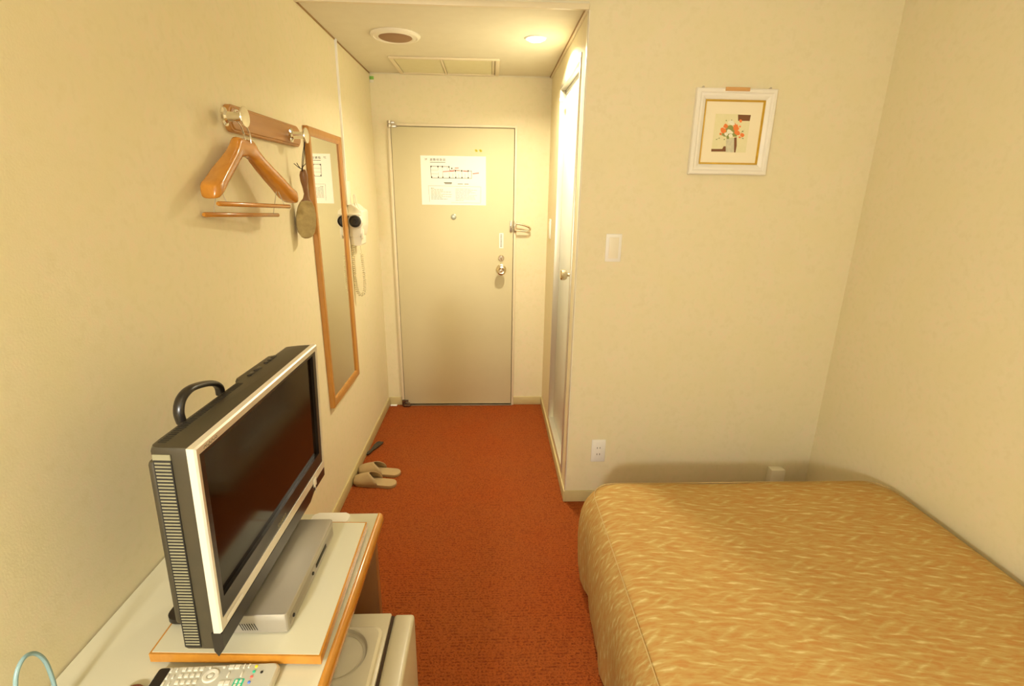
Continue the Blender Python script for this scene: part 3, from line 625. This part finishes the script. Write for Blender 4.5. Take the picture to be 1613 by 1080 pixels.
b = BM(); bx(b, .0126, .0136, .018, .070, .006, .013, .0004); obj('badge', b, 'white', bezel, local=True)
b = BM(); bx(b, -.085, -.057, .18, .33, -.078, .06, .004); obj('stand_neck', b, 'tvblack', tv, local=True)
b = BM(); prism(b, rrect(-.150, -.061, .10, .41, .02), lambda x, y, z: (x, y, z), -.0875, -.078)
obj('stand_foot', b, 'tvblack', tv, local=True)

# ------------------------------------------------------------------ recorder, adapter, remote, cable, lid
s0 = Vector((.2965, .7255, BT)); an = math.atan2(-.0035, .272)
rec = thing('set_top_box', s0, 'flat silver set top box under the television on the board', 'recorder', matrix=Matrix.Translation(s0) @ Matrix.Rotation(an, 4, 'Z') if False else Matrix.Translation(s0))
BX0, BX1, BL, BH = -.058, .0705, .272, .042
b = BM(); prism(b, rrect(BX0, BX1, 0, BL, .006, 3), lambda x, y, z: (x, y, z), .003, BH*.62)
prism(b, rrect(BX0, BX1+.001, -.001, BL, .007, 3), lambda x, y, z: (x, y, z), BH*.64, BH)
for e in [e for e in b.edges if abs(e.verts[0].co.z-BH) < 1e-5 and abs(e.verts[1].co.z-BH) < 1e-5]: e.tag = True
bmesh.ops.bevel(b, geom=[e for e in b.edges if e.tag], offset=.003, segments=3, affect='EDGES', profile=.5)
bx(b, BX0+.004, BX1-.004, .004, BL-.004, BH*.60, BH*.66)
bx(b, BX0+.01, BX1-.01, .01, BL-.01, 0, .004); case = obj('case', b, 'stb', rec, local=True, sharp=.5)
b = BM(); bx(b, BX1-.001, BX1+.0012, .010, BL-.012, .010, BH-.012, .0005); fp = obj('front_panel', b, 'stbd', rec, local=True, label='grey front strip')
b = BM(); bx(b, BX1+.0010, BX1+.0022, .148, .212, .013, .022, .0005); obj('card_slot', b, 'tvslot', fp, local=True)
for y in (.024, .128):
    b = BM(); lathe(b, [(.0035, 0), (.0035, .0015), (.0028, .0022)], (BX1+.001, y, .017), (1, 0, 0), 14); obj('button', b, 'tvslot', fp, local=True)
b = BM()
for k in range(7):
    x = -.002+k*.0042-.012; a = ring(b, [(x, -.0006, .023), (x+.0011, -.0006, .023), (x+.0061, -.0006, .009), (x+.005, -.0006, .009)]); c = ring(b, [(v.co.x, .001, v.co.z) for v in a]); bridge(b, a, c); cap(b, a, True)
obj('side_slots', b, 'tvslot', case, local=True)
b = BM(); prism(b, rrect(.287, .378, 1.058, 1.098, .012), lambda x, y, z: (x, y, z), DT, DT+.012); bmesh.ops.bevel(b, geom=[e for e in b.edges if e.verts[0].co.z > DT+.01 and e.verts[1].co.z > DT+.01], offset=.003, segments=2, affect='EDGES', profile=.5)
obj('power_tap', b, 'white', label='flat white plug strip at the far end of the desk behind the silver box', category='plug strip')

rm = thing('remote_control', (.272, .648, DT), 'silver remote control with many pale keys in front of the television board', 'remote control', matrix=Matrix.Translation((.272, .6465, DT)) @ Matrix.Rotation(radians(1.2), 4, 'Z'))
RL, RW, RH = .100, .0285, .0165     # half length, half width, height
b = BM(); lo = []
for ins, z in ((.004, 0), (.0, .004), (.0, .011), (.0012, .0145), (.0035, RH)):
    lo.append(ring(b, [(x, y, z) for x, y in rrect(-RL+ins, RL-ins, -RW+ins, RW-ins, .010-ins*.5, 5)]))
for a, c in zip(lo, lo[1:]): bridge(b, a, c)
cap(b, lo[0], True); cap(b, lo[-1]); rb = obj('shell', b, 'remote', rm, local=True)
b = BM(); prism(b, rrect(-RL+.004, -RL+.022, -RW+.004, RW-.0045, .004, 3), lambda x, y, z: (x, y, z), RH-.0005, RH+.0005); obj('dark_panel', b, 'tvblack', rm, local=True, label='black end panel')
def key(x, y, w, h, m='key', rd=False, lab=None, nm='key'):
    b = BM()
    if rd: lathe(b, [(w, 0), (w, .0014), (w*.8, .002), (w*.1, .0022)], (x, y, RH-.0002), (0, 0, 1), 14)
    else: bx(b, x-w, x+w, y-h, y+h, RH-.0002, RH+.0018, .0006)
    obj(nm, b, m, rm, local=True, label=lab)
for j in range(3): key(-RL+.025, .019-j*.012, .0018, .0036)
for j in range(4): key(-RL+.0135 if j == 3 else -RL+.0345, .019-j*.012, .0016 if j < 3 else .006, .0030, 'kgreen' if j == 3 else 'key', lab='green key' if j == 3 else None)
for i in range(4):
    for j in range(4): key(-RL+.046+i*.0095, .020-j*.0115, .0030, .0034)
key(-RL+.087, .021, .0022, .0022, rd=True); key(.0095, .0215, .0022, .0022, rd=True)
b = BM(); lathe(b, [(.0062, .0), (.0062, .0015), (.0075, .0022), (.0115, .0022), (.0128, .0010), (.0128, 0)], (-.0055, .0065, RH-.0002), (0, 0, 1), 28, capends=False); obj('ring_pad', b, 'key', rm, local=True)
key(-.0055, .0065, .0048, .0048, rd=True)
for x, y in ((.022, .021), (.0315, .021), (.0185, -.008), (.0275, -.008)): key(x, y, .0042, .0038)
key(.0225, .0065, .0016, .0045); key(.0425, .0215, .0014, .0038); key(.0505, .0215, .0014, .0038); key(.0445, .0065, .0014, .0045)
b = BM(); prism(b, rrect(.037, .053, -.018, -.001, .002, 3), lambda x, y, z: (x, y, z), RH-.0005, RH+.0004); obj('green_panel', b, 'kgreen', rm, local=True, label='green key surround')
for x, y in ((.0415, -.006), (.0485, -.006), (.0415, -.0135), (.0485, -.0135)): key(x, y, .0020, .0028)
for m_, y, lb in (('kyel', .020, 'yellow'), ('kgreen', .0105, 'green'), ('kred', .001, 'red'), ('kblue', -.0085, 'blue')): key(.0625, y, .0024, .0024, m_, True, lb+' round key')
b = BM(); lathe(b, [(.0022, 0), (.0022, .0014)], (.0755, .009, RH-.0002), (0, 0, 1), 12); obj('indicator', b, 'black', rm, local=True)
b = BM(); tube(b, smoothpath([(.05, .560, DT+.003), (.05, .566, .72), (.05, .567, .77), (.05, .576, .806), (.05, .592, .8205), (.05, .608, .812), (.05, .6185, .785), (.05, .6205, .745), (.05, .6185, .71), (.05, .6175, DT+.003)], 8), .003, 10)
obj('network_cable', b, 'cable', label='pale blue cable looping up from the desk at lower left', category='cable')
b = BM(); lathe(b, [(.020, 0), (.021, .004), (.019, .008), (.012, .0105), (.001, .011)], (.150, .630, DT), (0, 0, 1), 24); obj('round_lid', b, 'redb', label='dark red brown round lid just left of the remote control', category='lid')

# ------------------------------------------------------------------ refrigerator
t = thing('mini_fridge', (.33, .77, 0), 'pale compact refrigerator tucked under the desk', 'refrigerator')
FT, fy0, fy1 = .50, .545, .983
b = BM(); bx(b, .09, .4905, fy0, fy1, .02, FT, .004); obj('cabinet', b, 'frw', t)
b = BM(); bx(b, .4965, .546, fy0, fy1-.002, .03, FT, .009, 3); obj('door', b, 'frw', t)
b = BM(); bx(b, .4900, .4970, fy0+.004, fy1-.006, .035, FT-.004); obj('door_seal', b, 'dark', t)
b = BM(); lo = []; cx, cy, cz = .395, .862, FT
def inside(x, y):
    dx, dy = max(.16+.022-x, x-.483+.022, 0), max(.60+.022-y, y-.936+.022, 0); return dx*dx+dy*dy < .022**2
oin = []
for k in range(120):
    a_, lo_, hi_ = 2*pi*k/120, 0, .6
    for _ in range(30):
        m_ = (lo_+hi_)/2
        if inside(.395+m_*cos(a_), .862+m_*sin(a_)): lo_ = m_
        else: hi_ = m_
    oin.append((.395+lo_*cos(a_), .862+lo_*sin(a_)))
N = len(oin)
for ins, z in ((0, 0), (.004, .010), (.016, .0135)): lo.append(ring(b, [(x+(.3215-x)*ins*3, y+(.768-y)*ins*3, FT-.0003+z) for x, y in oin]))
def rad(r, z):
    out = []
    for x, y in oin:
        a = math.atan2(y-.862, x-.395); out.append((.395+r*cos(a), .862+r*sin(a), FT+z))
    return ring(b, out)
for r, z in ((.067, .0135), (.064, .0125), (.060, .006), (.0545, .004), (.0540, .0025), (.0528, .0025), (.052, .004), (.001, .0042)): lo.append(rad(r, z))
for a, c in zip(lo, lo[1:]): bridge(b, a, c)
cap(b, lo[-1]); obj('top_tray', b, 'frt', t, sharp=.35, label='cream moulded top tray with round recess')
for x in (.12, .46):
    for y in (fy0+.03, fy1-.03):
        b = BM(); lathe(b, [(.014, 0), (.014, .0205)], (x, y, 0), (0, 0, 1), 14); obj('foot', b, 'black', t)

# ------------------------------------------------------------------ bed
t = thing('bed', (1.69, .4, 0), 'bed under a gold and orange leaf patterned bedspread', 'bed')
b = BM(); ex0, ex1, ey0, ey1 = 1.086, 2.300, -1.0, 1.702
rn = random.Random(11)
ph = [rn.uniform(0, 6.28) for _ in range(8)]
def outline_pts(ins, r):
    pts = []
    x0, x1, y0, y1 = ex0+ins, ex1-ins, ey0+ins, ey1-ins
    ny, nx, nc = 70, 34, 10
    for k in range(nx): pts.append((x0+r+(x1-x0-2*r)*k/nx, y0))
    for k in range(nc): a = -pi/2+pi/2*k/nc; pts.append((x1-r+r*cos(a), y0+r+r*sin(a)))
    for k in range(ny): pts.append((x1, y0+r+(y1-y0-2*r)*k/ny))
    for k in range(nc): a = pi/2*k/nc; pts.append((x1-r+r*cos(a), y1-r+r*sin(a)))
    for k in range(nx): pts.append((x1-r-(x1-x0-2*r)*k/nx, y1))
    for k in range(nc): a = pi/2+pi/2*k/nc; pts.append((x0+r+r*cos(a), y1-r+r*sin(a)))
    for k in range(ny): pts.append((x0, y1-r-(y1-y0-2*r)*k/ny))
    for k in range(nc): a = pi+pi/2*k/nc; pts.append((x0+r+r*cos(a), y0+r+r*sin(a)))
    return pts
levels = [(.004, .012, .09), (-.004, .06, .09), (-.010, .13, .09), (-.014, .20, .09), (-.014, .26, .09), (-.010, .31, .09), (-.002, .35, .09), (.010, .38, .09), (.024, .402, .09), (.036, .413, .10), (.052, .422, .11), (.075, .429, .12), (.11, .433, .14), (.16, .436, .17), (.24, .438, .20), (.34, .440, .22), (.45, .441, .14), (.54, .442, .06)]
uvl = b.loops.layers.uv.new('UVMap'); lo = []; store = {}
for li, (ins, z, r) in enumerate(levels):
    pts = outline_pts(ins, r); rg = []
    for k, (x, y) in enumerate(pts):
        s_ = x*1.0 + y*1.3
        fold = (1-min(1, z/.40))*.010*(sin(11*s_+ph[0])+.6*sin(23*s_+ph[1])+.3*sin(41*s_+ph[2])) if z < .40 else 0
        topw = 0
        if z > .40: topw = .0025*sin(7*x+ph[3])*sin(5*y+ph[4])+.0012*sin(17*x+3*y+ph[5])
        dx = -fold if x < 1.3 else (fold*.3 if x > 2.2 else 0); dy = fold if y > 1.5 and 1.3 <= x <= 2.2 else 0
        v = b.verts.new((min(x+dx, 2.313), y+dy, z+topw-.003)); rg.append(v)
        drop = max(0, .41-z)
        u_ = x-drop if x < 1.25 else x; v_ = y+drop if (y > 1.5 and x >= 1.25) else y
        store[v] = (u_, v_)
    lo.append(rg)
for a, c in zip(lo, lo[1:]): bridge(b, a, c)
cap(b, lo[-1])
for f in b.faces:
    for l in f.loops: l[uvl].uv = store[l.vert]
spread = obj('bedspread', b, 'bed', t, sharp=2)
b = BM(); pts = outline_pts(.026, .09); n_ = len(pts)
path = [(x, y, .4065) for x, y in pts][34+10+70:34+10+70+10+34+10+70]
tube(b, path, .0017, 6); obj('piping', b, 'thread', spread)

# ------------------------------------------------------------------ slippers and shoe horn
def slipper(name, toe, heel, label):
    toe = Vector((*toe, 0)); heel = Vector((*heel, 0)); L_ = (heel-toe).length; d = (heel-toe).normalized(); s_ = Vector((-d.y, d.x, 0))
    t = thing(name, toe, label, 'slipper', 'vinyl guest slippers', matrix=axes(d, s_, (0, 0, 1), toe))
    def width(u): # half width at fraction u (0 toe, 1 heel)
        if u < .12: return .041*math.sqrt(max(0, 1-((.12-u)/.12)**2))*.98
        w = .041-.006*max(0, min(1, (u-.25)/.3)); 
        if u > .86: w *= math.sqrt(max(0, 1-((u-.86)/.14)**2))
        return w
    us = [0, .01, .03, .06, .10, .15, .2, .27, .34, .41, .48, .55, .63, .71, .79, .86, .91, .95, .98, .995, 1]
    outl = [(u*L_, width(u)) for u in us[1:-1]]; loop = [(0, 0)]+outl+[(L_, 0)]+[(x, -w) for x, w in outl[::-1]]
    def lift(x): return .006*max(0, 1-x/L_/.25)**2
    b = BM(); R_ = [ring(b, [(x*1+(L_/2-x)*i_, y*(1-i_*2), z+lift(x)) for x, y in loop]) for i_, z in ((.02, 0), (0, .004), (0, .013), (.015, .0165))]
    for a, c in zip(R_, R_[1:]): bridge(b, a, c)
    cap(b, R_[0], True); cap(b, R_[-1]); obj('sole', b, 'slip', t, local=True)
    b = BM(); rows = []; K = 16
    for u in [.002, .02, .045, .08, .12, .165, .21, .26, .315, .37]:
        hgt = .020+.036*min(1, (u/.40))**.75 if u > .01 else .016; row = []
        for k in range(K+1):
            a = pi*k/K; side = abs(cos(a)); uu = u + (side**1.5)*.24*(u/.37)     # opening slants back along the sides
            w = width(max(uu, .004))+.0012
            row.append(b.verts.new((uu*L_, w*cos(a), .010+hgt*max(0, sin(a))**.75)))
        rows.append(row)
    for a, c in zip(rows, rows[1:]): bridge(b, a, c, closed=False)
    f = b.faces.new(rows[0]); 
    up = obj('upper', b, ['slip', 'slipin'], t, local=True, sharp=2)
    md = up.modifiers.new('thickness', 'SOLIDIFY'); md.thickness = .0028; md.offset = 1; md.material_offset = 0
    return t
slipper('slipper', (.012, 2.352), (.237, 2.312), 'beige vinyl slipper nearer the camera by the left wall')
slipper('slipper', (.012, 2.455), (.240, 2.418), 'beige vinyl slipper on the far side of the pair by the left wall')
b = BM(); p0 = Vector((.012, 2.625, .012)); p1 = Vector((.062, 2.790, .006)); d = (p1-p0).normalized(); s_ = Vector((-d.y, d.x, 0)); Lh = (p1-p0).length; lo = []
for u, w in ((0, .006), (.02, .010), (.10, .012), (.28, .010), (.34, .0105), (.5, .015), (.7, .020), (.88, .021), (.96, .017), (1, .008)):
    c = p0+d*Lh*u; r1, r2 = [], []
    for k in range(7):
        q_ = -1+2*k/6; r1.append(c+s_*w*q_+Vector((0, 0, .005*q_*q_*(w/.02)+.0025))); r2.append(c+s_*w*q_+Vector((0, 0, .005*q_*q_*(w/.02)-.001)))
    lo.append(ring(b, r1+r2[::-1]))
for a, c in zip(lo, lo[1:]): bridge(b, a, c)
cap(b, lo[0], True); cap(b, lo[-1])
for v in b.verts: v.co.z = max(v.co.z-.0045, .0008)
obj('shoe_horn', b, 'black', label='short black plastic shoe horn on the carpet beyond the slippers', category='shoe horn')
